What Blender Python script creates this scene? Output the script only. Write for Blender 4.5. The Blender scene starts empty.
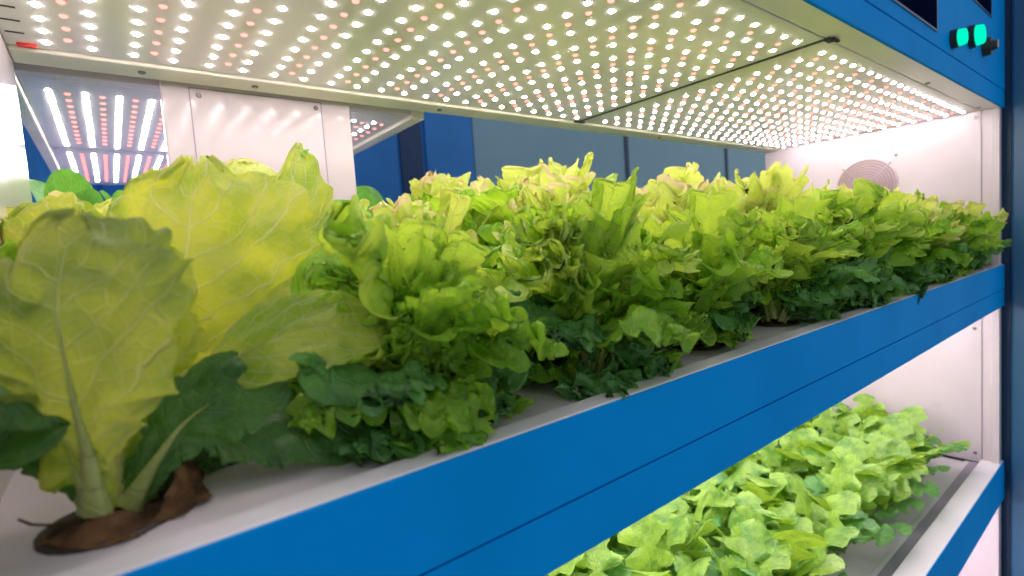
import bpy, bmesh, math, random
import numpy as np
from mathutils import Vector, Matrix

C = bpy.context.scene.collection
CZ = 1.45                       # camera height above the floor; all z below are given relative to the camera
PI = math.pi
rnd = random.Random(7)

# ------------------------------------------------------------------ camera
ROWS = [(0.7867309974, 0.0694821540, -0.6133731067),
        (-0.1004980177, 0.9948051747, -0.0162115020),
        (0.6090603305, 0.0743968724, 0.7896268861)]
FPX = 515.66
def w_of(r): return Vector((r[0], r[2], -r[1]))
RT, DN, FW = [w_of(r) for r in ROWS]
cam_data = bpy.data.cameras.new('camera')
cam = bpy.data.objects.new('camera', cam_data)
C.objects.link(cam)
Rm = Matrix((RT, -DN, -FW)).transposed()
cam.matrix_world = Matrix.Translation((0, 0, CZ)) @ Rm.to_4x4()
cam_data.sensor_width = 36.0
cam_data.lens = FPX / 1024 * 36
cam_data.clip_start = 0.01
cam_data.dof.use_dof = True
cam_data.dof.focus_distance = 0.62
cam_data.dof.aperture_fstop = 5.0
bpy.context.scene.camera = cam

def at(u, v, y):
    """point at depth y (camera at the origin) seen through the lens at u, v: used to measure the place"""
    r = RT * ((u - 512) / FPX) + DN * ((v - 288) / FPX) + FW
    return r * (y / r.y)
def seen(P, m=20):
    P = Vector(P); d = P.dot(FW)
    if d < 0.02: return None
    u = P.dot(RT) / d * FPX + 512; v = P.dot(DN) / d * FPX + 288
    return d if (-m < u < 1024 + m and -m < v < 576 + m) else None

# ------------------------------------------------------------------ materials
def nt(name):
    m = bpy.data.materials.new(name); m.use_nodes = True
    t = m.node_tree; t.nodes.clear()
    o = t.nodes.new('ShaderNodeOutputMaterial')
    return m, t, o
def N(t, kind, **kw):
    n = t.nodes.new(kind)
    for k, v in kw.items():
        if k.startswith('i_'):
            n.inputs[int(k[2:]) if k[2:].isdigit() else k[2:].replace('_', ' ')].default_value = v
        else: setattr(n, k, v)
    return n
def math_n(t, op, a, b=None, c=None, clamp=False):
    n = t.nodes.new('ShaderNodeMath'); n.operation = op; n.use_clamp = clamp
    for i, x in enumerate((a, b, c)):
        if x is None: continue
        if isinstance(x, (int, float)): n.inputs[i].default_value = x
        else: t.links.new(x, n.inputs[i])
    return n.outputs[0]
def ramp(t, x, lo, hi):
    n = t.nodes.new('ShaderNodeMapRange'); n.interpolation_type = 'SMOOTHSTEP'; n.clamp = True
    t.links.new(x, n.inputs['Value']); n.inputs['From Min'].default_value = lo; n.inputs['From Max'].default_value = hi
    return n.outputs[0]
def mixc(t, f, a, b):
    n = t.nodes.new('ShaderNodeMix'); n.data_type = 'RGBA'
    for s, x in ((n.inputs['Factor'], f), (n.inputs['A'], a), (n.inputs['B'], b)):
        if isinstance(x, (int, float)): s.default_value = x
        elif isinstance(x, tuple): s.default_value = (*x, 1) if len(x) == 3 else x
        else: t.links.new(x, s)
    return n.outputs['Result']

def paint(name, col, rough=0.4, spec=0.5, var=0.06, coat=0.0, scale=6.0, bump=0.0, metal=0.0):
    m, t, o = nt(name)
    p = N(t, 'ShaderNodeBsdfPrincipled')
    tc = N(t, 'ShaderNodeTexCoord')
    no = N(t, 'ShaderNodeTexNoise'); no.inputs['Scale'].default_value = scale; no.inputs['Detail'].default_value = 4
    t.links.new(tc.outputs['Object'], no.inputs['Vector'])
    c2 = tuple(c * (1 - var * 2) for c in col)
    t.links.new(mixc(t, ramp(t, no.outputs['Fac'], .35, .7), col, c2), p.inputs['Base Color'])
    rr = math_n(t, 'MULTIPLY_ADD', no.outputs['Fac'], 0.12, max(rough - .06, .02))
    t.links.new(rr, p.inputs['Roughness'])
    p.inputs['Specular IOR Level'].default_value = spec
    p.inputs['Coat Weight'].default_value = coat; p.inputs['Coat Roughness'].default_value = 0.12
    p.inputs['Metallic'].default_value = metal
    if bump:
        b = N(t, 'ShaderNodeBump'); b.inputs['Strength'].default_value = bump; b.inputs['Distance'].default_value = .002
        n2 = N(t, 'ShaderNodeTexNoise'); n2.inputs['Scale'].default_value = scale * 30
        t.links.new(tc.outputs['Object'], n2.inputs['Vector'])
        t.links.new(n2.outputs['Fac'], b.inputs['Height']); t.links.new(b.outputs['Normal'], p.inputs['Normal'])
    t.links.new(p.outputs[0], o.inputs[0])
    return m
def emit(name, col, s):
    m, t, o = nt(name)
    e = N(t, 'ShaderNodeEmission'); e.inputs[0].default_value = (*col, 1); e.inputs[1].default_value = s
    t.links.new(e.outputs[0], o.inputs[0])
    return m

M = {}
M['blue'] = paint('blue_paint', (0.0, 0.285, 0.80), .55, .03, .04)
M['post'] = paint('post_blue_paint', (0.008, 0.06, 0.16), .35, .5, .05)
M['postlight'] = paint('post_trim_paint', (0.03, 0.13, 0.26), .35, .5, .05)
M['white'] = paint('white_enamel', (.66, .585, .63), .30, .5, .03)
M['panelwhite'] = paint('white_gloss_panel', (.62, .55, .585), .16, .55, .02)
M['board'] = paint('lamp_board_white', (.80, .75, .77), .20, .6, .04, scale=3)
M['rail'] = paint('cream_rail', (.84, .80, .70), .35, .5, .08, scale=9)
M['tray'] = paint('white_tray_plastic', (.68, .62, .69), .32, .5, .05, bump=.15)
M['lip'] = paint('tray_lip_plastic', (.86, .80, .88), .2, .6, .03)
M['dark'] = paint('dark_gap', (.012, .012, .014), .6)
M['screw'] = paint('screw_steel', (.22, .20, .19), .35, .5, .1, metal=.8)
M['window'] = paint('black_display', (.002, .006, .025), .6, 0.0, 0)
M['black'] = paint('black_plastic', (.01, .015, .02), .3)
M['mauve'] = paint('fan_recess', (.42, .30, .34), .5)
M['wire'] = paint('fan_wire', (.72, .60, .64), .25, .5, metal=.3)
M['groove'] = paint('tray_groove', (.30, .26, .34), .5)
M['wall'] = paint('wall_panel_paint', (.24, .42, .53), .45, .4, .05, scale=1.2)
M['joint'] = paint('wall_joint', (.045, .075, .12), .6)
M['cabinet'] = paint('cabinet_blue', (.04, .26, .72), .4, .3, .12, scale=2)
M['cabdark'] = paint('cabinet_dark_blue', (.008, .045, .14), .3)
M['floor'] = paint('floor_vinyl', (.33, .35, .36), .35, .4, .06)
M['plug'] = paint('brown_wool', (.16, .10, .06), .9, .2, .35, scale=60, bump=1.0)
M['pot'] = paint('net_pot_plastic', (.05, .035, .03), .5)
M['deadleaf'] = paint('withered_leaf', (.20, .10, .04), .7, .3, .35, scale=80, bump=.6)
M['red_cap'] = paint('red_wire_cap', (.6, .03, .02), .4)
M['ledw'] = emit('white_led', (1.0, .89, .90), 60.0)
M['ledr'] = emit('red_led', (1.0, .20, .17), 3.0)
M['green_light'] = emit('green_button_light', (0.0, .85, .50), 1.0)

def leaf_mat(name, base, dark, pale, trans, translucency=.45, tip=None, nv=9.0, slant=2.2, rough=.42, veins=.6, spec=.5, patch=.6, ns=38):
    m, t, o = nt(name)
    uv = N(t, 'ShaderNodeUVMap'); sx = N(t, 'ShaderNodeSeparateXYZ'); t.links.new(uv.outputs[0], sx.inputs[0])
    tc = N(t, 'ShaderNodeTexCoord'); oi = N(t, 'ShaderNodeObjectInfo')
    n1 = N(t, 'ShaderNodeTexNoise'); n1.inputs['Scale'].default_value = 26; n1.inputs['Detail'].default_value = 3
    t.links.new(tc.outputs['Object'], n1.inputs['Vector'])
    a = math_n(t, 'ABSOLUTE', math_n(t, 'MULTIPLY_ADD', sx.outputs[0], 2.0, -1.0))
    wob = math_n(t, 'MULTIPLY', math_n(t, 'SUBTRACT', n1.outputs['Fac'], .5), 1.1)
    tt = math_n(t, 'ADD', math_n(t, 'SUBTRACT', math_n(t, 'MULTIPLY', sx.outputs[1], nv), math_n(t, 'MULTIPLY', a, slant)), wob)
    fr = math_n(t, 'ABSOLUTE', math_n(t, 'MULTIPLY_ADD', math_n(t, 'FRACT', tt), 2.0, -1.0))
    lat = ramp(t, fr, .86, 1.0)
    mid = ramp(t, math_n(t, 'ADD', a, math_n(t, 'MULTIPLY', sx.outputs[1], .035)), .055, .018)
    vm = N(t, 'ShaderNodeTexVoronoi'); vm.feature = 'DISTANCE_TO_EDGE'; vm.inputs['Scale'].default_value = 95
    t.links.new(tc.outputs['Object'], vm.inputs['Vector'])
    net = math_n(t, 'MULTIPLY', ramp(t, vm.outputs['Distance'], .10, .02), .22)
    v = math_n(t, 'MAXIMUM', math_n(t, 'MAXIMUM', math_n(t, 'MULTIPLY', lat, .8), mid), net)
    n2 = N(t, 'ShaderNodeTexNoise'); n2.inputs['Scale'].default_value = ns; n2.inputs['Detail'].default_value = 3
    t.links.new(tc.outputs['Object'], n2.inputs['Vector'])
    pf = math_n(t, 'ADD', math_n(t, 'MULTIPLY', ramp(t, n2.outputs['Fac'], .38, .68), patch), math_n(t, 'MULTIPLY', oi.outputs['Random'], .35), clamp=True)
    col = mixc(t, pf, base, dark)
    col = mixc(t, math_n(t, 'MULTIPLY', v, veins), col, pale)
    trc = mixc(t, math_n(t, 'MULTIPLY', v, veins * .6), mixc(t, math_n(t, 'MULTIPLY', pf, .8), trans, tuple(.45 * x + .55 * y for x, y in zip(dark, trans))), pale)
    if tip:
        e = math_n(t, 'MAXIMUM', a, ramp(t, sx.outputs[1], .80, 1.0))
        e = math_n(t, 'MULTIPLY', ramp(t, e, .90, 1.0), ramp(t, n2.outputs['Fac'], .42, .58))
        col = mixc(t, math_n(t, 'MULTIPLY', e, .8), col, tip); trc = mixc(t, math_n(t, 'MULTIPLY', e, .6), trc, tip)
    p = N(t, 'ShaderNodeBsdfPrincipled'); p.inputs['Roughness'].default_value = rough
    p.inputs['Specular IOR Level'].default_value = spec
    t.links.new(col, p.inputs['Base Color'])
    tr = N(t, 'ShaderNodeBsdfTranslucent'); t.links.new(trc, tr.inputs[0])
    b = N(t, 'ShaderNodeBump'); b.inputs['Strength'].default_value = .55; b.inputs['Distance'].default_value = .0030; b.invert = True
    n3 = N(t, 'ShaderNodeTexNoise'); n3.inputs['Scale'].default_value = 110; n3.inputs['Detail'].default_value = 2
    t.links.new(tc.outputs['Object'], n3.inputs['Vector'])
    h = math_n(t, 'ADD', v, math_n(t, 'ADD', math_n(t, 'MULTIPLY', n2.outputs['Fac'], 1.3), math_n(t, 'MULTIPLY', n3.outputs['Fac'], .9)))
    t.links.new(h, b.inputs['Height'])
    t.links.new(b.outputs[0], p.inputs['Normal']); t.links.new(b.outputs[0], tr.inputs['Normal'])
    mx = N(t, 'ShaderNodeMixShader'); mx.inputs[0].default_value = translucency
    t.links.new(p.outputs[0], mx.inputs[1]); t.links.new(tr.outputs[0], mx.inputs[2]); t.links.new(mx.outputs[0], o.inputs[0])
    return m
PINK = (1.0, .74, .58)
M['inner'] = leaf_mat('inner_lettuce_leaf', (.76, .86, .24), (.52, .72, .09), (.90, .92, .52), (.88, .92, .16), .45, tip=PINK, rough=.33)
M['young'] = leaf_mat('young_lettuce_leaf', (.60, .82, .11), (.32, .62, .04), (.80, .90, .42), (.74, .90, .07), .45, rough=.33)
M['middle'] = leaf_mat('middle_lettuce_leaf', (.40, .68, .06), (.12, .40, .025), (.66, .82, .32), (.56, .82, .04), .45, spec=.5, rough=.32)
M['outer'] = leaf_mat('outer_lettuce_leaf', (.14, .38, .08), (.05, .22, .05), (.42, .62, .30), (.25, .55, .03), .35, spec=.6, rough=.32)
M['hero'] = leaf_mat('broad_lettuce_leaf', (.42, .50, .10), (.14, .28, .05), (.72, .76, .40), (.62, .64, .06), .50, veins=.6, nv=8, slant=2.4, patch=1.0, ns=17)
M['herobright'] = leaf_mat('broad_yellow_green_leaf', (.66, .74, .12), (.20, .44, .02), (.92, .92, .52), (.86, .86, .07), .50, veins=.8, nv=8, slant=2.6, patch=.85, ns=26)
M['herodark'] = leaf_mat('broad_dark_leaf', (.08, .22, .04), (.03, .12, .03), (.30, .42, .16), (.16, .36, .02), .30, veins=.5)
M['rib'] = leaf_mat('pale_leaf_rib', (.52, .58, .20), (.42, .50, .15), (.66, .70, .36), (.58, .64, .14), .30, veins=.2, rough=.35)
M['lowerleaf'] = leaf_mat('lobed_leaf', (.36, .60, .07), (.08, .27, .02), (.70, .80, .42), (.46, .68, .04), .35, veins=.35, nv=7, patch=.95, rough=.3, spec=.7)
M['lowerdark'] = leaf_mat('lobed_dark_leaf', (.16, .42, .09), (.05, .22, .05), (.50, .70, .34), (.26, .55, .05), .30, veins=.4, nv=7)
M['round'] = leaf_mat('round_leaf', (.12, .38, .07), (.05, .24, .04), (.40, .62, .20), (.24, .60, .04), .35, veins=.5)

# ------------------------------------------------------------------ object helpers
def link(o, parent=None):
    C.objects.link(o)
    if parent: o.parent = parent
    return o
def tag(o, label=None, cat=None, group=None, kind=None):
    if label: o['label'] = label
    if cat: o['category'] = cat
    if group: o['group'] = group
    if kind: o['kind'] = kind
    return o
def thing(name, label, cat, loc=(0, 0, 0), group=None):
    o = bpy.data.objects.new(name, None); o.empty_display_size = .05
    link(o); o.location = Vector(loc) + Vector((0, 0, CZ))
    return tag(o, label, cat, group)
class MB:
    """collects shapes into one mesh object"""
    def __init__(s): s.v = []; s.f = []; s.mi = []
    def add(s, vs, fs, mi=0):
        b = len(s.v); s.v += [tuple(x) for x in vs]; s.f += [tuple(b + i for i in f) for f in fs]; s.mi += [mi] * len(fs)
    def box(s, x0, x1, y0, y1, z0, z1, mi=0):
        s.add([(x, y, z) for x in (x0, x1) for y in (y0, y1) for z in (z0, z1)],
              [(0, 1, 3, 2), (4, 6, 7, 5), (0, 4, 5, 1), (2, 3, 7, 6), (0, 2, 6, 4), (1, 5, 7, 3)], mi)
    def disc(s, c, ax, r, h, n=20, r2=None, mi=0):
        """short cylinder centred on c along axis ax"""
        r2 = r if r2 is None else r2
        a = Vector(ax).normalized(); q = a.to_track_quat('Z', 'Y'); c = Vector(c)
        vs = [c + q @ Vector((rr * math.cos(2 * PI * k / n), rr * math.sin(2 * PI * k / n), z)) for rr, z in ((r, 0), (r2, h)) for k in range(n)]
        s.add(vs, [(k, (k + 1) % n, n + (k + 1) % n, n + k) for k in range(n)] + [tuple(range(n, 2 * n)), tuple(reversed(range(n)))], mi)
    def tube(s, pts, rad, n=6, closed=False, mi=0):
        pts = [Vector(p) for p in pts]; m = len(pts)
        rad = rad if isinstance(rad, (list, tuple)) else [rad] * m
        vs = []
        for i, p in enumerate(pts):
            d = (pts[(i + 1) % m] - pts[i - 1]) if closed else (pts[min(i + 1, m - 1)] - pts[max(i - 1, 0)])
            q = d.normalized().to_track_quat('Z', 'Y')
            vs += [p + q @ Vector((rad[i] * math.cos(2 * PI * k / n), rad[i] * math.sin(2 * PI * k / n), 0)) for k in range(n)]
        fs = []
        for i in range(m if closed else m - 1):
            j = (i + 1) % m
            fs += [(i * n + k, i * n + (k + 1) % n, j * n + (k + 1) % n, j * n + k) for k in range(n)]
        if not closed: fs += [tuple(reversed(range(n))), tuple((m - 1) * n + k for k in range(n))]
        s.add(vs, fs, mi)
    def build(s, name, mats, parent=None, bevel=0.0, smooth=False, off=None):
        mats = mats if isinstance(mats, (list, tuple)) else [mats]
        # a top-level mesh sits in world space; parts sit in their thing's own space
        o_ = Vector(off) if off is not None else (Vector((0, 0, 0)) if parent else Vector((0, 0, CZ)))
        me = bpy.data.meshes.new(name); me.from_pydata([tuple(Vector(x) + o_) for x in s.v], [], s.f)
        for mm in mats: me.materials.append(mm)
        for p, k in zip(me.polygons, s.mi): p.material_index = k; p.use_smooth = smooth
        me.update()
        b = bmesh.new(); b.from_mesh(me); bmesh.ops.recalc_face_normals(b, faces=b.faces); b.to_mesh(me); b.free()
        o = bpy.data.objects.new(name, me); link(o, parent)
        if bevel:
            md = o.modifiers.new('bevel', 'BEVEL'); md.width = bevel; md.segments = 2; md.limit_method = 'ANGLE'
        return o
def bx(name, mat, parent, *b, bevel=.0012, kind=None):
    m = MB(); m.box(*b); o = m.build(name, mat, parent, bevel)
    if kind: o['kind'] = kind
    return o

# ------------------------------------------------------------------ dimensions
XL, XE = -0.069, 1.84            # bay, inside the two end panels
YF, YB = 0.28, 0.889
ZC, ZT = 0.277, -0.135           # lamp plane, tray plane
FL = -1.45                       # floor
LIP, SEAM, BOT = -0.129, -0.195, -0.2405
L2, B2 = -0.6675, -0.775         # lower fascia
T2 = -0.682

# ------------------------------------------------------------------ the room
def struct(name, mat, *b):
    m = MB(); m.box(*b); o = m.build(name, mat); o['kind'] = 'structure'; return o
struct('floor', M['floor'], -3.5, 6.5, -2.6, 2.72, FL - .05, FL)
wb = struct('wall_back', M['wall'], -3.5, 6.5, 2.65, 2.75, FL, 1.35)
for k in range(-3, 4):
    x = 1.80 + 1.46 * k
    if x < 6.4:
        o = struct('trim_%d' % (k + 4), M['joint'], x - .02, x + .02, 2.64, 2.652, FL, 1.35)
cb = thing('storage_cabinet', 'saturated blue steel cabinet against the wall behind the racks', 'cabinet', (0, 0, 0))
bx('body', M['cabinet'], cb, -1.3, 1.58, 2.30, 2.64, FL, .72)
bx('door', M['cabinet'], cb, -1.28, -.01, 2.285, 2.302, FL + .06, .70)
bx('door', M['cabinet'], cb, .01, 1.13, 2.285, 2.302, FL + .06, .70)
bx('door', M['cabdark'], cb, 1.15, 1.27, 2.29, 2.302, FL + .06, .70)
bx('door', M['cabinet'], cb, 1.29, 1.56, 2.285, 2.302, FL + .06, .70)
bx('dark_panel', M['cabdark'], cb, .92, 1.03, 2.28, 2.292, .10, .26)  # small darker blue rectangle set on the cabinet front

# ------------------------------------------------------------------ the main rack
rack = thing('grow_rack', 'blue steel growing rack with white trays and panels holding the frilly lettuces', 'rack')
def tray_mesh(x0, x1, y0, y1, z, rows, r, th=.012):
    """sheet with a round hole for every plant; rows: list of (y0, y1, yc, [xc...])"""
    m = MB(); n = 24
    def quad(a, b, c, d):
        if b - a > 1e-5: m.add([(a, c, z), (b, c, z), (b, d, z), (a, d, z)], [(0, 1, 2, 3)])
    for (ya, yb, yc, xs) in rows:
        px = x0
        for i, xc in enumerate(xs):
            hw = r + .02
            quad(px, xc - hw, ya, yb)
            a0, a1 = xc - hw, xc + hw
            ci, co, cd = [], [], []
            for k in range(n):
                t = 2 * PI * k / n + PI / n; c, s_ = math.cos(t), math.sin(t)
                ci.append((xc + r * c, yc + r * s_, z)); cd.append((xc + r * c, yc + r * s_, z - th))
                sx_ = (hw / abs(c)); sy_ = ((yb - yc) if s_ > 0 else (yc - ya)) / max(abs(s_), 1e-6); q = min(sx_, sy_)
                co.append((xc + q * c, yc + q * s_, z))
            corners = [(a1, yb, z), (a0, yb, z), (a0, ya, z), (a1, ya, z)]
            b = ci + co + cd; fs = []
            for k in range(n):
                j = (k + 1) % n
                e = [k, n + k, n + j, j]
                P, Q = co[k], co[j]
                if abs(P[0] - Q[0]) > 1e-6 and abs(P[1] - Q[1]) > 1e-6:
                    cc = min(corners, key=lambda g: (g[0] - P[0]) ** 2 + (g[1] - P[1]) ** 2)
                    b.append(cc); e = [k, n + k, len(b) - 1, n + j, j]
                fs.append(tuple(e)); fs.append((k, j, 2 * n + j, 2 * n + k))
            m.add(b, fs); px = a1
        quad(px, x1, ya, yb)
    return m
PX = .193
ROWY = [.362, .512, .660, .795]
def row_xs(i): return [(-.012 + (0 if i % 2 == 0 else .093)) + PX * k for k in range(10)]
row_xs_all = [[x for x in row_xs(i) if x < 1.79] for i in range(4)]
ROWR = .034
edges = [YF + .022, .437, .586, .7275, .884]
tm = tray_mesh(XL, XE, edges[0], edges[-1], ZT, [(edges[i], edges[i + 1], ROWY[i], row_xs_all[i]) for i in range(4)], ROWR)
tr = tm.build('tray', M['tray'], rack)
bx('tray_underside', M['white'], rack, XL, XE, YF + .004, .884, ZT - .075, ZT - .065)
bx('tray_lip', M['lip'], rack, XL - .03, XE + .03, YF + .0015, YF + .024, LIP - .012, LIP, bevel=.002)
bx('front_fascia', M['blue'], rack, XL - .03, XE + .03, YF, YF + .004, SEAM + .0008, LIP - .001, bevel=.0012)
bx('front_fascia', M['blue'], rack, XL - .03, XE + .03, YF + .0004, YF + .030, BOT, SEAM - .0008, bevel=.0012)
bx('tray_back_edge', M['tray'], rack, XL, XE, .876, .889, ZT - .03, ZT + .014)
# overhead box
bx('header_soffit', M['board'], rack, XL, XE, YF + .004, .3225, ZC, ZC + .012)
bx('header_back_rail', M['rail'], rack, XL, XE, .8365, .889, ZC - .004, ZC + .028, bevel=.003)
hd = bx('header_fascia', M['blue'], rack, XL - .03, XE + .03, YF + .0004, YF + .006, ZC, .3202, bevel=.0015)
hd2 = bx('header_fascia', M['blue'], rack, XL - .03, XE + .03, YF, YF + .006, .3218, .80, bevel=.0015)
bx('header_roof', M['white'], rack, XL - .03, XE + .03, YF + .006, .889, .72, .73)
# rear wall of the lamp compartment
bx('header_back', M['cabinet'], rack, XL, XE, .883, .889, ZC + .03, .72)
def screw(p, ax, parent, r=.0045):
    m = MB(); m.disc(p, ax, r, .0018, 14, r * .8); m.disc(Vector(p) + Vector(ax) * .0018, ax, r * .45, .0002, 6)
    return m.build('screw', M['screw'], parent)
# display windows and controls on the header
def window_part(x0, x1, z0, z1):
    f = bx('display_window', M['window'], hd2, x0, x1, YF - .0012, YF + .001, z0, z1, bevel=.0008)
    m = MB(); t = .004
    for a in ((x0 - t, x1 + t, z0 - t, z0), (x0 - t, x1 + t, z1, z1 + t), (x0 - t, x0, z0, z1), (x1, x1 + t, z0, z1)):
        m.box(a[0], a[1], YF - .002, YF + .001, a[2], a[3])
    m.build('window_frame', M['cabdark'], f)
window_part(.78, 1.246, .350, .60)
window_part(1.40, 1.700, .472, .60)
def button(x, z, r, l):
    c = MB(); c.disc((x, YF + .001, z), (0, -1, 0), r * 1.15, .012, 24, r * 1.1)
    b = c.build('button', M['black'], hd2)
    g = MB(); g.disc((x, YF - .011, z), (0, -1, 0), r, l, 24, r * .9)
    g.build('button_cap', M['green_light'], b, bevel=.002)
    return b
button(1.355, .352, .016, .012)
button(1.500, .384, .021, .013)
ks = MB(); ks.disc((1.625, YF + .001, .385), (0, -1, 0), .021, .016, 20, .019); ks.disc((1.625, YF - .015, .385), (0, -1, 0), .012, .010, 12, .010)
kso = ks.build('selector_knob', M['black'], hd2)
k3 = MB(); k3.box(1.622, 1.628, YF - .0262, YF - .024, .378, .394); k3.build('knob_glint', M['wire'], kso)  # pale pinkish bar painting a tiny glint onto the black knob

# end panels
ep = MB(); ep.box(XE, XE + .03, YF + .006, .889, BOT - .001, .72)
epo = ep.build('end_panel', M['white'], rack, .001)
sp = MB(); sp.box(XE - .0012, XE + .002, .3195, .3215, ZT, ZC); sp.build('panel_seam', M['groove'], epo)
bx('corner_strip', M['white'], rack, XE - .008, XE, YF + .004, .300, ZT, ZC)
bx('end_panel', M['panelwhite'], rack, XL - .03, XL, YF + .006, .889, BOT - .001, .72)
for q in ((XE - .0005, .508, .197), (XE - .0005, .32 + .012, .262), (XE - .0005, .32 + .012, ZT + .03)):
    screw(q, (-1, 0, 0), epo)
# the fan grille
def fan(parent, y, z, r):
    m = MB(); m.disc((XE + .001, y, z), (-1, 0, 0), r, .0025, 48)
    g = m.build('fan_grille', M['mauve'], parent)
    w = MB()
    for k in range(9):
        rr = r * (1 - k * .1)
        w.tube([(XE - .004, y + rr * math.cos(2 * PI * i / 48), z + rr * math.sin(2 * PI * i / 48)) for i in range(48)], .0016 if k else .0026, 6, True)
    for k in range(4):
        a = PI / 4 + k * PI / 2
        w.tube([(XE - .006, y, z), (XE - .006, y + r * math.cos(a), z + r * math.sin(a))], .0014, 6)
        w.tube([(XE - .006, y + r * .98 * math.cos(a), z + r * .98 * math.sin(a)), (XE - .004, y + r * 1.12 * math.cos(a), z + r * 1.12 * math.sin(a))], .003, 6)
    w.disc((XE - .003, y, z), (-1, 0, 0), r * .2, .006, 24)
    w.build('wire_guard', M['wire'], g, smooth=True)
fan(epo, .583, .116, .079)

# back: white service column
bp = thing('service_panel', 'white glossy service panel standing behind the lettuces at the back opening', 'panel')
bpo = bx('cover', M['panelwhite'], bp, .083, .363, .906, .925, FL, .40, bevel=.002)
m = MB()
m.box(.118, .1195, .9055, .907, ZT, .274); m.box(.312, .3135, .9055, .907, ZT, .274); m.box(.118, .3135, .9055, .907, .2725, .274)
m.build('door_seam', M['groove'], bpo)
for x in (.131, .304): screw((x, .906, .2635), (0, -1, 0), bpo, .0042)

# right front post, reaching the floor
bx('post', M['post'], rack, XE + .052, XE + .085, YF - .010, YF + .03, FL, .95)
bx('post', M['postlight'], rack, XE + .030, XE + .078, YF - .075, YF - .012, FL, .95, bevel=.006)
bx('post', M['post'], rack, XL - .10, XL - .03, YF - .01, YF + .03, FL, .95)
bx('post', M['post'], rack, XE + .031, XE + .085, .86, .90, FL, .95)
bx('post', M['post'], rack, XL - .10, XL - .031, .86, .90, FL, .95)

# lower bays
def lower_bay(z_lip, z_bot, z_tray, top):
    bx('tray_lip', M['lip'], rack, XL - .03, XE + .03, YF + .001, .3235, z_lip - .014, z_lip, bevel=.002)
    bx('tray_groove', M['groove'], rack, XL, XE, .3235, .346, z_lip - .016, z_lip - .010, bevel=0)
    bx('front_fascia', M['blue'], rack, XL - .03, XE + .03, YF, YF + .03, z_bot, z_lip - .001, bevel=.0015)
    bx('tray', M['tray'], rack, XL, XE - .004, .350, .884, z_tray - .02, z_tray, bevel=.002)
    bx('tray_rim', M['tray'], rack, XL, XE - .004, .346, .356, z_tray - .02, z_tray + .004, bevel=.001)
    e = bx('end_panel', M['white'], rack, XE, XE + .03, YF + .006, .889, z_bot, top)
    m = MB(); m.box(XE - .0012, XE + .002, .3195, .3215, z_tray, top - .001); m.build('panel_seam', M['groove'], e)
    m = MB(); m.box(XE - .0035, XE + .001, .315, .884, z_tray + .001, z_tray + .006); m.build('base_seam', M['dark'], e)
    screw((XE - .0005, .335, z_tray + .03), (-1, 0, 0), e)
    screw((XE - .0005, .335, top - .06), (-1, 0, 0), e)
    bx('corner_strip', M['white'], rack, XE - .008, XE, YF + .004, .300, z_lip, top - .002)
    bx('end_panel', M['panelwhite'], rack, XL - .03, XL, YF + .006, .889, z_bot, top - .001)
    bx('back_panel', M['white'], rack, XL, XE, .884, .892, z_bot, top - .003)
lower_bay(L2, B2, T2, BOT - .002)
bx('end_panel', M['white'], rack, XE, XE + .03, YF + .006, .889, FL + .05, B2 - .002)
bx('back_panel', M['white'], rack, XL, XE, .884, .892, FL + .05, B2 - .003)
bx('base_shelf', M['white'], rack, XL, XE, YF + .02, .884, -1.25, -1.24)

# ------------------------------------------------------------------ lamp boards
def led_mesh(name, r, mat, n=8, rings=2):
    m = MB(); vs = []; fs = []
    for j in range(rings):
        a = j / rings * PI / 2
        vs += [(r * math.cos(a) * math.cos(2 * PI * k / n), r * math.cos(a) * math.sin(2 * PI * k / n), -r * .5 * math.sin(a)) for k in range(n)]
    vs.append((0, 0, -r * .5))
    for j in range(rings - 1): fs += [(j * n + k, (j + 1) * n + k, (j + 1) * n + (k + 1) % n, j * n + (k + 1) % n) for k in range(n)]
    fs += [((rings - 1) * n + k, rings * n, (rings - 1) * n + (k + 1) % n) for k in range(n)]
    me = bpy.data.meshes.new(name); me.from_pydata(vs, [], fs); me.materials.append(mat)
    for p in me.polygons: p.use_smooth = True
    return me, vs, fs
LW, VW, FW_ = led_mesh('white_led', .0042, M['ledw'])
LR, VR, FR_ = led_mesh('red_led', .0042, M['ledr'])
def lamp_board(label, x0, x1, y0, y1, z, whites, reds, individual=True, k=1.0):
    t = thing('lamp_board', label, 'grow light', (x0, y0, z), 'grow light boards over the trays')
    m = MB(); m.box(0, x1 - x0, 0, y1 - y0, 0, .010); m.build('board', M['board'], t, .001)
    pts = [(p, 0) for p in whites] + [(p, 1) for p in reds]
    if individual:
        def key(q):
            d = seen((q[0][0], q[0][1], z)); return d if d else 99
        pts.sort(key=key); near = [q for q in pts[:100] if key(q) < 99]
    else: near = []
    rest = pts[len(near):]
    for (p, c) in near:
        o = bpy.data.objects.new('led', LR if c else LW); link(o, t); o.location = (p[0] - x0, p[1] - y0, 0)
        o['label'] = 'red led' if c else 'white led'
    m = MB()
    for (p, c) in rest:
        V, F = (VR, FR_) if c else (VW, FW_)
        m.add([(a * k + p[0] - x0, b * k + p[1] - y0, cc) for a, b, cc in V], F, c)
    o = m.build('led', [M['ledw'], M['ledr']], t, smooth=True); o['kind'] = 'stuff'
    return t
RY = [.3515 + .0353 * j for j in range(14)]
def grid(xw, xr): return [(x, y) for x in xw for y in RY], [(x, y + .01765) for x in xr for y in RY[:-1]]
w_, r_ = grid([-.032 + .0414 * k for k in range(22)], [-.012 + .0828 * k for k in range(11)])
b1 = lamp_board('grow light board directly above the large broad-leaved lettuces', XL, .8633, .3245, .8345, ZC, w_, r_)
w_, r_ = grid([.9273 - .042 + .042 * k for k in range(1, 23)], [.9476 + .084 * k for k in range(11)])
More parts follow.
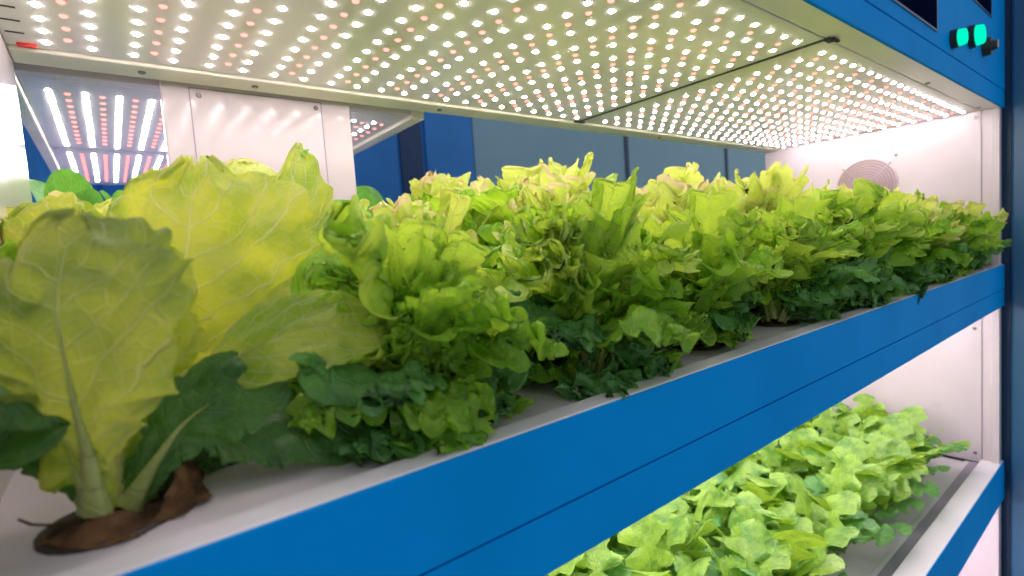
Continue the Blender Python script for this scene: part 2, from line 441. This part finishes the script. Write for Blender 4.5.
b2 = lamp_board('grow light board beyond the dark seam, reaching the fan end wall', .8707, XE - .008, .3245, .8345, ZC, w_, r_)
bx('seam_strip', M['dark'], rack, .8635, .8705, .3245, .8345, ZC - .0012, ZC + .006, bevel=0)
m = MB(); m.box(.858, .876, .315, .3235, ZC - .005, ZC - .0005); m.box(.866, .888, .312, .317, ZC - .004, ZC - .0005)
m.build('seam_bracket', M['dark'], rack, .001)
m = MB(); m.box(.850, .880, .826, .834, ZC - .004, ZC - .0006); m.build('seam_bracket', M['dark'], rack, .001)
for x, y in ((1.34, .3155), (1.78, .3155), (.20, .86), (.06, .86), (.52, .86), (1.2, .86)):
    screw((x, y, ZC - (.0005 if y < .5 else .0045)), (0, 0, -1), rack, .005)
for k in range(4):
    bx('vent_slot', M['dark'], b1, .004, .020, .360 + .035 * k, .363 + .035 * k, -.0006, .001, bevel=0)
bx('wire_cap', M['red_cap'], b1, .010, .028, .497, .503, -.004, .0005, bevel=.001)
# unseen boards under the main tray that light the lower bay
for zz, lab in ((BOT + .012, 'grow light board under the frilly lettuce tray, lighting the lower bed'), (B2 + .006, 'grow light board under the lower tray above the empty base shelf')):
    wl = [(XL + .05 + .0414 * i, .35 + .0353 * j) for i in range(45) for j in range(14)]
    rl = [(XL + .09 + .0828 * i, .367 + .0706 * j) for i in range(22) for j in range(7)]
    lamp_board(lab, XL + .002, XE - .002, .3245, .88, zz, wl, rl, False, 1.2)

# ------------------------------------------------------------------ the rack behind
rr = thing('rear_rack', 'second growing rack standing back to back behind the first, seen through its opening', 'rack')
bx('tray', M['tray'], rr, -.09, .52, .96, 1.98, ZT - .05, ZT)
bx('side_rail', M['rail'], rr, .497, .527, .93, 1.99, ZC - .006, ZC + .03, bevel=.003)
bx('side_rail', M['rail'], rr, -.093, -.073, .93, 1.99, ZC - .006, ZC + .03, bevel=.003)
bx('front_rail', M['white'], rr, -.073, .497, .93, .952, ZC, ZC + .03)
for x in (-.13, .53): bx('post', M['cabinet'], rr, x, x + .03, 1.95, 1.99, FL, .8)
for x in (-.13, .53): bx('post', M['cabinet'], rr, x, x + .03, .935, .95, FL, ZT - .05) if x < 0 else None
bx('top_box', M['blue'], rr, -.10, .53, .93, 1.99, ZC + .05, .72)
wd = []; rd = []
def rear(y0, y1):
    w, r = [], []
    for k in range(13):
        x = -.045 + .0415 * k; dense = x < .16
        n = int((y1 - y0) / (.0177 if dense else .0353))
        w += [(x, y0 + j * (.0177 if dense else .0353)) for j in range(n)]
        if x + .021 < .48: r += [(x + .0207, y0 + .009 + j * .0353) for j in range(int((y1 - y0) / .0353))]
    return w, r
w, r = rear(1.01, 1.42); lamp_board('near grow light board of the rear rack, beside the white service panel', -.072, .496, .953, 1.44, ZC, w, r)
w, r = rear(1.49, 1.93); lamp_board('far grow light board of the rear rack, deepest in view', -.072, .496, 1.45, 1.97, ZC, w, r)

# ------------------------------------------------------------------ leaves
def spline(P, n):
    P = np.array(P, float); m = len(P)
    Q = np.vstack([2 * P[0] - P[1], P, 2 * P[-1] - P[-2]])
    t = np.linspace(0, m - 1 - 1e-9, n); i = t.astype(int); f = (t - i)[:, None]
    a, b, c, d = Q[i], Q[i + 1], Q[i + 2], Q[i + 3]
    return .5 * (2 * b + (c - a) * f + (2 * a - 5 * b + 4 * c - d) * f ** 2 + (3 * b - a - 3 * c + d) * f ** 3)
def unit(a): return a / np.maximum(np.linalg.norm(a, axis=-1, keepdims=True), 1e-9)
def leaf_core(name, S, B, w, mats, seed, frill=(.30, .16, .09), freq=(3, 7, 17), cup=.25, teeth=.05, nteeth=30, blister=.0, nu=19, rib=.004, fold=0.0, lobe=.0, lf=8.0, pws=(1.5, 2.4, 4.0)):
    """S spine points, B sideways unit vectors, w half widths -> one leaf mesh with a raised rib"""
    rg = np.random.default_rng(seed); nv = len(S)
    T = unit(np.gradient(S, axis=0)); B = unit(B - (B * T).sum(1, keepdims=True) * T); Nn = np.cross(T, B)
    L = np.linalg.norm(np.diff(S, axis=0), axis=1).sum()
    us = np.linspace(-1, 1, nu); us = np.sign(us) * (1 - (1 - np.abs(us)) ** 1.25)
    v = np.linspace(0, 1, nv)
    U, V = np.meshgrid(us, v, indexing='ij'); A = np.abs(U); W = w[None, :] * np.ones_like(U)
    wm = w.max(); rel = np.clip(W / wm, 0, 1)
    side = np.where(U < 0, 0, 1)
    nd = np.zeros_like(U); td = np.zeros_like(U); bd = np.zeros_like(U)
    # folds fan out from the leaf's heart and grow towards the margin
    m = np.arctan2(U * W / wm, (V - .38) * L / wm * .8)
    g_ = np.clip((V - .55) / .45, 0, 1)
    E = np.minimum(1, (A ** 4 + g_ ** 4) ** .25) * np.clip((V - .06) / .30, 0, 1) ** .7
    for k, (am, fq, pw) in enumerate(zip(frill, freq, pws)):
        ph = rg.uniform(0, 6.28)
        mm_ = m + .10 * np.sin(m * 3.1 + rg.uniform(0, 6)) + .03 * np.sin(m * 9 + rg.uniform(0, 6))
        g = am * wm * E ** pw * (.62 + .38 * np.sin(m * 2.3 + rg.uniform(0, 6)))
        nd += g * np.sin(fq * 2.2 * mm_ + ph)
        sw = g * .8 * np.cos(fq * 2.2 * mm_ + ph + .6)
        td += -sw * np.sin(m) * .9 * np.sign(fq); bd += sw * np.cos(m)
    e = g_ ** 3
    if lobe:
        p1, p2 = rg.uniform(0, 6, 2); m2 = m + .12 * np.sin(m * 4 + p1)
        s1, s2 = np.abs(np.sin(lf * m2 + p1)), np.abs(np.sin(lf * 2.6 * m2 + p2))
        if lobe > 0: lb = lobe * wm * E ** 5 * (s1 ** .7 * 1.3 + .55 * s2 ** .7 - 1.0)
        else: lb = -lobe * wm * E ** 6 * (1.25 - 1.4 * s1 ** .7 - .7 * s2 ** .7)
        bd += lb * np.sin(m); td += lb * np.cos(m)
    tooth = teeth * (2 * np.abs(((V * nteeth + .15 * np.sin(V * 40)) % 1) - .5) - .3) * A ** 5 * wm * (rel ** .5)
    ang = cup * A
    x = U * W * (1 - fold * A) + np.sign(U) * tooth + bd
    nn = cup * W * A ** 2 + nd
    if blister:
        for k in range(5):
            fx, fy = rg.uniform(3, 10), rg.uniform(8, 34); nn += blister * wm * np.sin(U * fx + rg.uniform(0, 6)) * np.sin(V * fy + rg.uniform(0, 6)) * (1 - A ** 3) * rel * np.clip(A * 4, 0, 1)
    P = S[None] + B[None] * x[..., None] + Nn[None] * nn[..., None] + T[None] * (td + e * teeth * wm * np.sin(U * 22) * .8)[..., None]
    verts = P.reshape(-1, 3)
    idx = np.arange(nu * nv).reshape(nu, nv)
    F = np.stack([idx[:-1, :-1], idx[1:, :-1], idx[1:, 1:], idx[:-1, 1:]], -1).reshape(-1, 4)
    uvv = np.stack([(us[:, None] * .5 + .5) * np.ones((1, nv)), np.ones((nu, 1)) * v[None]], -1).reshape(-1, 2)
    # rib
    nr = 7; q = np.linspace(0, 1, nv); rad = rib * (.30 + 1.1 * np.exp(-q * 5)) * np.clip(1 - q / .63, 0, 1) ** .6
    th = np.arange(nr) / nr * 6.283
    R = S[:, None] - Nn[:, None] * (rad * .35)[:, None, None] + B[:, None] * (rad[:, None] * np.cos(th))[..., None] * 1.25 + Nn[:, None] * (rad[:, None] * np.sin(th) * .75)[..., None]
    cut = int(nv * .62); R = R[:cut]
    base = len(verts); ir = base + np.arange(cut * nr).reshape(cut, nr)
    F2 = np.stack([ir[:-1], np.roll(ir[:-1], -1, 1), np.roll(ir[1:], -1, 1), ir[1:]], -1).reshape(-1, 4)
    verts = np.vstack([verts, R.reshape(-1, 3)])
    uv2 = np.stack([np.full((cut, nr), .35), np.repeat(q[:cut, None], nr, 1)], -1).reshape(-1, 2)
    uvv = np.vstack([uvv, uv2]); faces = np.vstack([F, F2])
    me = bpy.data.meshes.new(name)
    me.vertices.add(len(verts)); me.vertices.foreach_set('co', verts.astype(np.float32).ravel())
    me.loops.add(faces.size); me.loops.foreach_set('vertex_index', faces.astype(np.int32).ravel())
    me.polygons.add(len(faces)); me.polygons.foreach_set('loop_start', np.arange(0, faces.size, 4, dtype=np.int32))
    mi = np.zeros(len(faces), np.int32); mi[len(F):] = 1
    me.polygons.foreach_set('material_index', mi)
    me.polygons.foreach_set('use_smooth', np.ones(len(faces), bool))
    ul = me.uv_layers.new(name='UVMap'); ul.data.foreach_set('uv', uvv[faces.ravel()].astype(np.float32).ravel())
    for mm in mats: me.materials.append(mm)
    me.update(calc_edges=True); me.validate()
    return me
def prof_frill(v):      # narrow stalk opening into a broad fan
    w = .10 + .90 * np.clip((v - .10) / .50, 0, 1) ** 1.1
    return w * np.sqrt(np.clip(1 - ((v - .74) / .275).clip(0, 1) ** 2.6, .03, 1))
def prof_broad(v):
    w = .09 + .91 * np.clip((v - .14) / .42, 0, 1) ** .8
    return w * np.sqrt(np.clip(1 - ((v - .60) / .41).clip(0, 1) ** 2.4, .01, 1))
def prof_round(v):
    w = .12 + .88 * np.sin(np.clip((v - .35) / .65, 0, 1) * PI) ** .6
    return np.where(v < .64, .12, .12 + .88 * np.sin(np.clip((v - .64) / .36, 0, 1) * PI) ** .6)
def prof_lobed(seed):
    rg = np.random.default_rng(seed); ph = rg.uniform(0, 1)
    def f(v):
        env = .08 + .92 * np.clip((v - .16) / .5, 0, 1) ** .9
        env *= np.sqrt(np.clip(1 - ((v - .66) / .345).clip(0, 1) ** 2.4, .01, 1))
        lob = .5 + .5 * np.cos(6.283 * (v * 4.6 + ph)); lob = lob ** .7
        k = np.clip((v - .82) / .1, 0, 1)
        return env * ((.26 + .74 * lob) * (1 - k) + k)
    return f
def arc_leaf(name, L, Wd, th0, th1, pw, prof, mats, seed, nv=96, side=0.0, **kw):
    v = np.linspace(0, 1, nv); th = th0 + (th1 - th0) * v ** pw
    d = L / (nv - 1); X = np.concatenate([[0], np.cumsum(np.sin(th[:-1]) * d)]); Z = np.concatenate([[0], np.cumsum(np.cos(th[:-1]) * d)])
    S = np.stack([X, side * L * v ** 2, Z], 1)
    B = np.tile(np.array([[0., 1., 0.]]), (nv, 1))
    tw = kw.pop('twist', 0.0)
    B = B + tw * v[:, None] * np.array([[.7, 0, .7]])
    return leaf_core(name, S, B, Wd * prof(v), mats, seed, **kw)

FR = dict(frill=(.30, .36, .28), freq=(2.8, 8, 18), teeth=.07, nteeth=44, lobe=.42, lf=12, blister=.10, pws=(1.2, 1.6, 2.2), cup=.15, nu=31, nv=170)
def variants(n, base, **kw):
    out = []
    for k in range(n):
        a = dict(kw); g = random.Random(base * 100 + k)
        L = a.pop('L') * g.uniform(.9, 1.12); W = a.pop('W') * g.uniform(.88, 1.12)
        t0 = a.pop('t0'); t1 = a.pop('t1') * g.uniform(.82, 1.18)
        out.append(arc_leaf('lettuce_leaf', L, W, t0, t1, a.pop('pw'), a.pop('prof'), a.pop('mats'), base * 100 + k, side=g.uniform(-.12, .12), twist=g.uniform(-.5, .5), **a))
    return out
V_in = variants(8, 1, L=.182, W=.037, t0=.02, t1=.50, pw=1.4, prof=prof_frill, mats=[M['inner'], M['rib']], **FR)
V_skirt = variants(5, 6, L=.105, W=.040, t0=.75, t1=2.0, pw=1.0, prof=prof_frill, mats=[M['outer'], M['rib']], frill=(.32, .34, .24), freq=(2.4, 7, 16), teeth=.0, nteeth=28, lobe=-.19, lf=9, blister=.09, pws=(1.1, 1.6, 2.3), cup=-.10, nu=25, nv=90)
V_mid = variants(8, 2, L=.192, W=.041, t0=.12, t1=1.35, pw=1.5, prof=prof_frill, mats=[M['middle'], M['rib']], **FR)
V_out = variants(7, 3, L=.172, W=.052, t0=.26, t1=2.45, pw=1.35, prof=prof_frill, mats=[M['outer'], M['rib']], frill=(.32, .34, .24), freq=(2.4, 7, 16), teeth=.0, nteeth=28, lobe=-.19, lf=9, blister=.09, pws=(1.1, 1.6, 2.3), cup=-.10, nu=25, nv=130)
LOB = dict(frill=(.14, .10, .03), freq=(1.6, 4, 9), teeth=.10, nteeth=14, blister=.03, cup=-.10, nu=11, nv=56, rib=.0022)
def recolour(V, mat):
    out = []
    for me in V:
        c = me.copy(); c.materials[0] = mat; out.append(c)
    return out
V_out2 = recolour(V_out, M['middle']); V_skirt2 = recolour(V_skirt, M['middle']); V_mid2 = recolour(V_mid, M['inner']); V_in2 = recolour(V_in, M['young']); V_mid3 = recolour(V_mid, M['young'])
V_low = []
for k in range(5): V_low += variants(1, 10 + k, L=.165, W=.034, t0=.15, t1=1.35, pw=1.3, prof=prof_lobed(k), mats=[M['lowerleaf'], M['rib']], **LOB)
V_lowd = []
for k in range(3): V_lowd += variants(1, 20 + k, L=.15, W=.036, t0=.5, t1=1.9, pw=1.1, prof=prof_lobed(k + 9), mats=[M['lowerdark'], M['rib']], **LOB)
V_rnd = variants(3, 30, L=.19, W=.022, t0=.1, t1=.7, pw=1.6, prof=prof_round, mats=[M['round'], M['rib']], frill=(.05, .03, 0), freq=(1.5, 4, 8), teeth=.0, blister=.02, cup=.35, nu=13, nv=48)

def pot_mesh():
    m = MB(); n = 24; z = 0
    prof = [(.0335, -.010), (.0338, .0015), (.0310, .0025), (.0295, -.003)]
    vs = [(r * math.cos(2 * PI * k / n), r * math.sin(2 * PI * k / n), h) for r, h in prof for k in range(n)]
    m.add(vs, [(j * n + k, j * n + (k + 1) % n, (j + 1) * n + (k + 1) % n, (j + 1) * n + k) for j in range(3) for k in range(n)])
    return m
def plug_mesh(seed):
    m = MB(); g = random.Random(seed); n = 24; vs = []; R = 6
    for j in range(R + 1):
        r = .0298 * j / R
        for k in range(n):
            vs.append((r * math.cos(2 * PI * k / n), r * math.sin(2 * PI * k / n), .004 * (1 - (j / R) ** 2) - .002 + g.uniform(-.0014, .0014) * (j < R)))
    m.add(vs, [(j * n + k, (j + 1) * n + k, (j + 1) * n + (k + 1) % n, j * n + (k + 1) % n) for j in range(R) for k in range(n)])
    return m
tmp = pot_mesh().build('net_pot', M['pot'], None, smooth=True, off=(0, 0, 0)); POT = tmp.data; bpy.data.objects.remove(tmp)
tmp = plug_mesh(3).build('wool_plug', M['plug'], None, smooth=True, off=(0, 0, 0)); PLUG = tmp.data; bpy.data.objects.remove(tmp)

def put(name, me, parent, loc=(0, 0, 0), rot=(0, 0, 0), s=1.0):
    o = bpy.data.objects.new(name, me); link(o, parent); o.location = loc; o.rotation_euler = rot
    o.scale = (s, s, s) if isinstance(s, (int, float)) else s
    return o
def add_pot(t):
    p = put('net_pot', POT, t); put('wool_plug', PLUG, p); return p
def frilly(x, y, size, label, group, seed, pot=True, front=False, n=(5, 8, 12, 11), z=ZT, tall=1.0):
    t = thing('lettuce_plant', label, 'lettuce', (x, y, z), group)
    g = random.Random(seed)
    if pot: add_pot(t)
    for ring, (cnt, V, rad, sc) in enumerate(((n[0], V_skirt, .012, 1.0), (n[1], V_out, .010, 1.0), (n[2], V_mid, .008, 1.0), (n[3], V_in, .004, 1.0))):
        a0 = g.uniform(0, 6.28)
        for k in range(cnt):
            a = a0 + 2 * PI * k / cnt + g.uniform(-.3, .3)
            s = size * sc * g.uniform(.72, 1.14)
            W = g.choice(V if g.random() > (.30, .35, .28, 0)[ring] else (V_skirt2, V_out2, V_mid2, V_in)[ring])
            if ring == 3 and front: W = g.choice(V_in2)
            if ring == 2 and front: W = g.choice(V_mid if g.random() < .5 else V_mid3)
            put('leaf', W, t, (rad * math.cos(a), rad * math.sin(a), .001 + ring * .004), (g.uniform(-.16, .16), g.uniform(-.20, .20), a), (s, s * g.uniform(.9, 1.2), s * tall))
    return t

ORD = ['first', 'second', 'third', 'fourth', 'fifth', 'sixth', 'seventh', 'eighth', 'ninth', 'tenth']
ROWN = ['front row', 'second row', 'third row', 'back row']
GR = 'frilly lettuces on the main tray'
for i, y in enumerate(ROWY):
    for k, x in enumerate(row_xs_all[i]):
        if i == 0 and k == 0: continue
        if i == 1 and k == 0: continue
        last = (k == len(row_xs_all[i]) - 1)
        if x > 1.74 : continue
        s = {0: .93, 1: 1.04, 2: 1.15, 3: 1.20}[i] * rnd.uniform(.94, 1.06)
        if x > 1.3: s *= .97
        if i == 0: s *= .93
        if i == 0: s *= {1: .86, 2: 1.02, 3: .84, 4: .95}.get(k, 1.0)
        if i >= 1 and x < .30: s *= .80
        if i >= 1 and x < .12: s *= .92
        lab = 'frilly green lettuce, %s plant along the %s of the main tray' % (ORD[k], ROWN[i])
        if i == 0 and x > 1.6: lab = 'small reddish-tipped frilly lettuce at the far front corner of the main tray'
        frilly(x, y, s, lab, GR, 1000 + i * 50 + k + (7 if i == 0 else 0), pot=(i < 2), front=(i == 0 and x < 1.2), n=((2, 6, 11, 11) if (i, k) == (0, 4) else (4, 7, 11, 11) if (i, k) == (0, 3) else (6, 8, 14, 13)))

# ------------------------------------------------------------------ the two broad-leaved lettuces up front
def free_leaf(t, org, pts, widths, mats, seed, face=None, nv=110, **kw):
    """pts world points (camera-relative), widths = half widths along them"""
    P = [np.array(p) - np.array(org) for p in pts]
    S = spline(P, nv); w = np.interp(np.linspace(0, 1, nv), np.linspace(0, 1, len(widths)), widths)
    k = np.ones(7) / 7; w = np.convolve(np.pad(w, 3, mode='edge'), k, 'valid')
    f = np.array(face if face is not None else FW)
    T = unit(np.gradient(S, axis=0)); B = np.cross(np.tile(f, (nv, 1)), T)
    # half circle closing at the tip
    v = np.linspace(0, 1, nv); w = w * np.sqrt(np.clip(1 - ((v - .80) / .203).clip(0, 1) ** 2.2, .0, 1))
    return put('leaf', leaf_core('broad_leaf', S, B, w, mats, seed, **kw), t)
HER = dict(frill=(.12, .085, .05), freq=(1.8, 4.5, 11), teeth=.07, nteeth=13, lobe=.12, lf=6, blister=.045, cup=.12, nu=35)
ox, oy = -.012, .362
pa = thing('lettuce_plant', 'large broad-leaved lettuce with pale stalks in a brown net pot at the tray front', 'lettuce', (ox, oy, ZT))
add_pot(pa); org = (ox, oy, ZT)
base = Vector((ox, oy, ZT + .004))
def A(u, v, y): return at(u, v, y)
H, HB, HD, RB = M['hero'], M['herobright'], M['herodark'], M['rib']
free_leaf(pa, org, [A(100, 508, .352), A(90, 455, .345), A(74, 400, .338), A(58, 320, .335), A(60, 268, .345), A(72, 218, .362)], [.008, .012, .040, .062, .056, .030], [H, RB], 41, rib=.0055, **HER)
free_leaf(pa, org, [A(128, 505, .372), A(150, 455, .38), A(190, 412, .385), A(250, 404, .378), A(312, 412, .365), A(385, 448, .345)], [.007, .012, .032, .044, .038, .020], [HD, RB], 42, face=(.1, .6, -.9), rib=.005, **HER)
free_leaf(pa, org, [A(112, 503, .378), A(122, 440, .395), A(128, 370, .41), A(120, 300, .43), A(110, 240, .45)], [.007, .013, .040, .046, .030], [HB, RB], 43, rib=.005, **HER)
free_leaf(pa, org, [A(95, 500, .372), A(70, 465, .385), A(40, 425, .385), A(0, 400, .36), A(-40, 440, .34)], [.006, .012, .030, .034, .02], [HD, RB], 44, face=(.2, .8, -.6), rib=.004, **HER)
free_leaf(pa, org, [A(135, 500, .378), A(165, 435, .380), A(205, 382, .370), A(262, 345, .352), A(330, 325, .340), A(398, 330, .330)], [.005, .006, .009, .025, .028, .014], [HB, RB], 45, face=(.15, .85, -.5), rib=.0045, **HER)
free_leaf(pa, org, [A(90, 500, .362), A(80, 480, .35), A(60, 440, .37), A(35, 390, .42)], [.006, .014, .028, .022], [HB, RB], 46, rib=.004, **HER)
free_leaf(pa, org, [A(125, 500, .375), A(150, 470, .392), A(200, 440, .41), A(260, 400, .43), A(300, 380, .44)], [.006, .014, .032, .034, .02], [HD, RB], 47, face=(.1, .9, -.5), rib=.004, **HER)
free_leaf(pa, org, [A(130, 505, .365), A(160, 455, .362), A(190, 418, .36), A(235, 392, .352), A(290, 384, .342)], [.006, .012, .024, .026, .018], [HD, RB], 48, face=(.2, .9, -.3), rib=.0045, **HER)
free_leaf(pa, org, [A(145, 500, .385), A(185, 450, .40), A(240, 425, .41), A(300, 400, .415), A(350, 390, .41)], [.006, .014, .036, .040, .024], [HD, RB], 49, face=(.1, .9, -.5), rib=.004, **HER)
# withered scraps round the pot
dm = leaf_core('withered_leaf', spline([(.012, -.028, .002), (.026, -.022, .005), (.036, -.008, .010), (.040, .010, .016)], 30), np.tile(np.array([[-.5, .5, .9]]), (30, 1)), .011 * prof_broad(np.linspace(0, 1, 30)), [M['deadleaf'], M['deadleaf']], 71, rib=.0008, nu=11, blister=.12, frill=(.3, .2, .1))
put('withered_leaf', dm, pa)
dm = leaf_core('withered_leaf', spline([(-.030, -.012, .0045), (-.016, -.024, .0055), (.002, -.028, .005), (.014, -.026, .003)], 30), np.tile(np.array([[0, .5, .4]]), (30, 1)), .009 * prof_broad(np.linspace(0, 1, 30)), [M['deadleaf'], M['deadleaf']], 72, rib=.0008, nu=11, blister=.10, frill=(.2, .2, .1))
put('withered_leaf', dm, pa)
dl = MB(); dl.tube([(-.020, .002, .004), (-.028, .000, .008), (-.034, .004, .009), (-.039, .006, .013)], .0007, 5)
dl.build('withered_leaf', M['deadleaf'], pa, smooth=True)

bx_, by_ = .081, .512
pb = thing('lettuce_plant', 'tall bright yellow-green broad-leaved lettuce with netted veins behind the net pot', 'lettuce', (bx_, by_, ZT))
add_pot(pb); org = (bx_, by_, ZT)
q0 = Vector((bx_, by_, ZT + .004))
free_leaf(pb, org, [q0, A(172, 400, .50), A(172, 340, .47), A(183, 275, .455), A(186, 220, .46), A(186, 168, .475)], [.008, .016, .052, .082, .086, .062], [HB, RB], 51, rib=.0052, **HER)
free_leaf(pb, org, [q0 + Vector((.01, 0, 0)), A(235, 380, .50), A(262, 300, .495), A(280, 240, .50), A(292, 195, .51), A(300, 150, .53)], [.007, .012, .040, .054, .042, .012], [HB, RB], 52, fold=.15, rib=.004, **HER)
free_leaf(pb, org, [A(298, 172, .528), A(299, 160, .526), A(302, 154, .522), A(309, 151, .516)], [.001, .002, .008, .006], [M['middle'], RB], 57, face=(.1, .7, -.7), rib=.001, **HER)
free_leaf(pb, org, [q0 + Vector((-.01, .01, 0)), A(190, 330, .56), A(215, 250, .57), A(228, 200, .58), A(235, 160, .60)], [.007, .02, .05, .055, .035], [M['inner'], RB], 53, rib=.004, **HER)
free_leaf(pb, org, [q0 + Vector((.01, -.01, 0)), A(250, 380, .48), A(300, 330, .46), A(340, 285, .455), A(372, 262, .46)], [.007, .018, .04, .045, .03], [M['middle'], RB], 54, rib=.004, **HER)
free_leaf(pb, org, [q0 + Vector((.0, -.01, 0)), A(215, 420, .48), A(240, 380, .45), A(285, 350, .435), A(335, 340, .43), A(380, 330, .435)], [.007, .018, .034, .042, .036, .02], [HD, RB], 55, face=(0, .8, -.6), rib=.004, **HER)
free_leaf(pb, org, [q0 + Vector((-.01, 0, 0)), A(110, 380, .53), A(70, 300, .55), A(40, 250, .57), A(15, 225, .6)], [.007, .02, .05, .055, .03], [HB, RB], 56, rib=.004, **HER)

# ------------------------------------------------------------------ round-leaved greens in the rear rack
def bunch(x, y, z, label, V, seed, s=1.0, n=9, cat='leafy green', group=None, name='round_leaf_green', tilt=.25):
    t = thing(name, label, cat, (x, y, z), group); g = random.Random(seed)
    for k in range(n):
        a = 2 * PI * k / n + g.uniform(-.4, .4); q = s * g.uniform(.8, 1.15)
        put('leaf', g.choice(V), t, (.006 * math.cos(a), .006 * math.sin(a), 0), (g.uniform(-.1, .1), g.uniform(-tilt, tilt), a), q)
    return t
RG = 'round-leaved greens on the rear rack tray'
for k, (u, v, y, s, lab) in enumerate(((70, 176, 1.08, 1.35, 'round-leaved dark green plant in the rear rack beside the left end wall'),
                                   (130, 176, 1.12, 1.35, 'pale round-leaved plant in the rear rack under its bright lamps'),
                                   (376, 183, 1.10, 1.25, 'round-leaved green plant in the rear rack just past the service panel'))):
    p = at(u, v, y); x = p.x
    bunch(x, y, ZT, lab, V_rnd, 300 + k, (p.z - ZT) / .205, 8, 'leafy green', RG)

# ------------------------------------------------------------------ the lower bed
LY = [.43, .56, .69, .82]
LN = ['front row', 'second row', 'third row', 'back row']
LG = 'lobed salad plants on the lower tray'
for i, y in enumerate(LY):
    xs = [.50 + .13 * k + (.065 if i % 2 else 0) for k in range(10)]
    for k, x in enumerate(xs):
        if x > 1.74: continue
        # what the upper fascia hides entirely is left out
        vis = seen((x, y, T2 + .06), 60)
        if not vis: continue
        top = Vector((x, y, T2 + .17)); hid = (top.z / top.y) > (BOT / YF) + .25
        g = random.Random(5000 + i * 40 + k)
        t = thing('salad_plant', 'pale green lobed salad plant, %s along the %s of the lower bed' % (ORD[k], LN[i]), 'salad plant', (x, y, T2), LG)
        for ring, (cnt, V, rad) in enumerate(((6, V_lowd, .012), (8, V_low, .008))):
            a0 = g.uniform(0, 6.28)
            for j in range(cnt):
                a = a0 + 2 * PI * j / cnt + g.uniform(-.4, .4); s = g.uniform(.75, 1.15)
                put('leaf', g.choice(V), t, (rad * math.cos(a), rad * math.sin(a), .001), (g.uniform(-.15, .15), g.uniform(-.45, .2), a), (s, s * 1.15, s))

# ------------------------------------------------------------------ light and colour
wld = bpy.data.worlds.new('room_light'); bpy.context.scene.world = wld; wld.use_nodes = True
wt = wld.node_tree; bg = wt.nodes['Background']; bg.inputs[0].default_value = (.92, .95, 1.0, 1); bg.inputs[1].default_value = .46
sc = bpy.context.scene
sc.view_settings.view_transform = 'Standard'
sc.view_settings.look = 'None'
sc.view_settings.gamma = 1.0
sc.view_settings.use_curve_mapping = False
sc.view_settings.exposure = 0.30
sc.cycles.use_denoising = True
sc.cycles.use_light_tree = True
sc.cycles.max_bounces = 10
sc.cycles.diffuse_bounces = 5
sc.cycles.transmission_bounces = 6
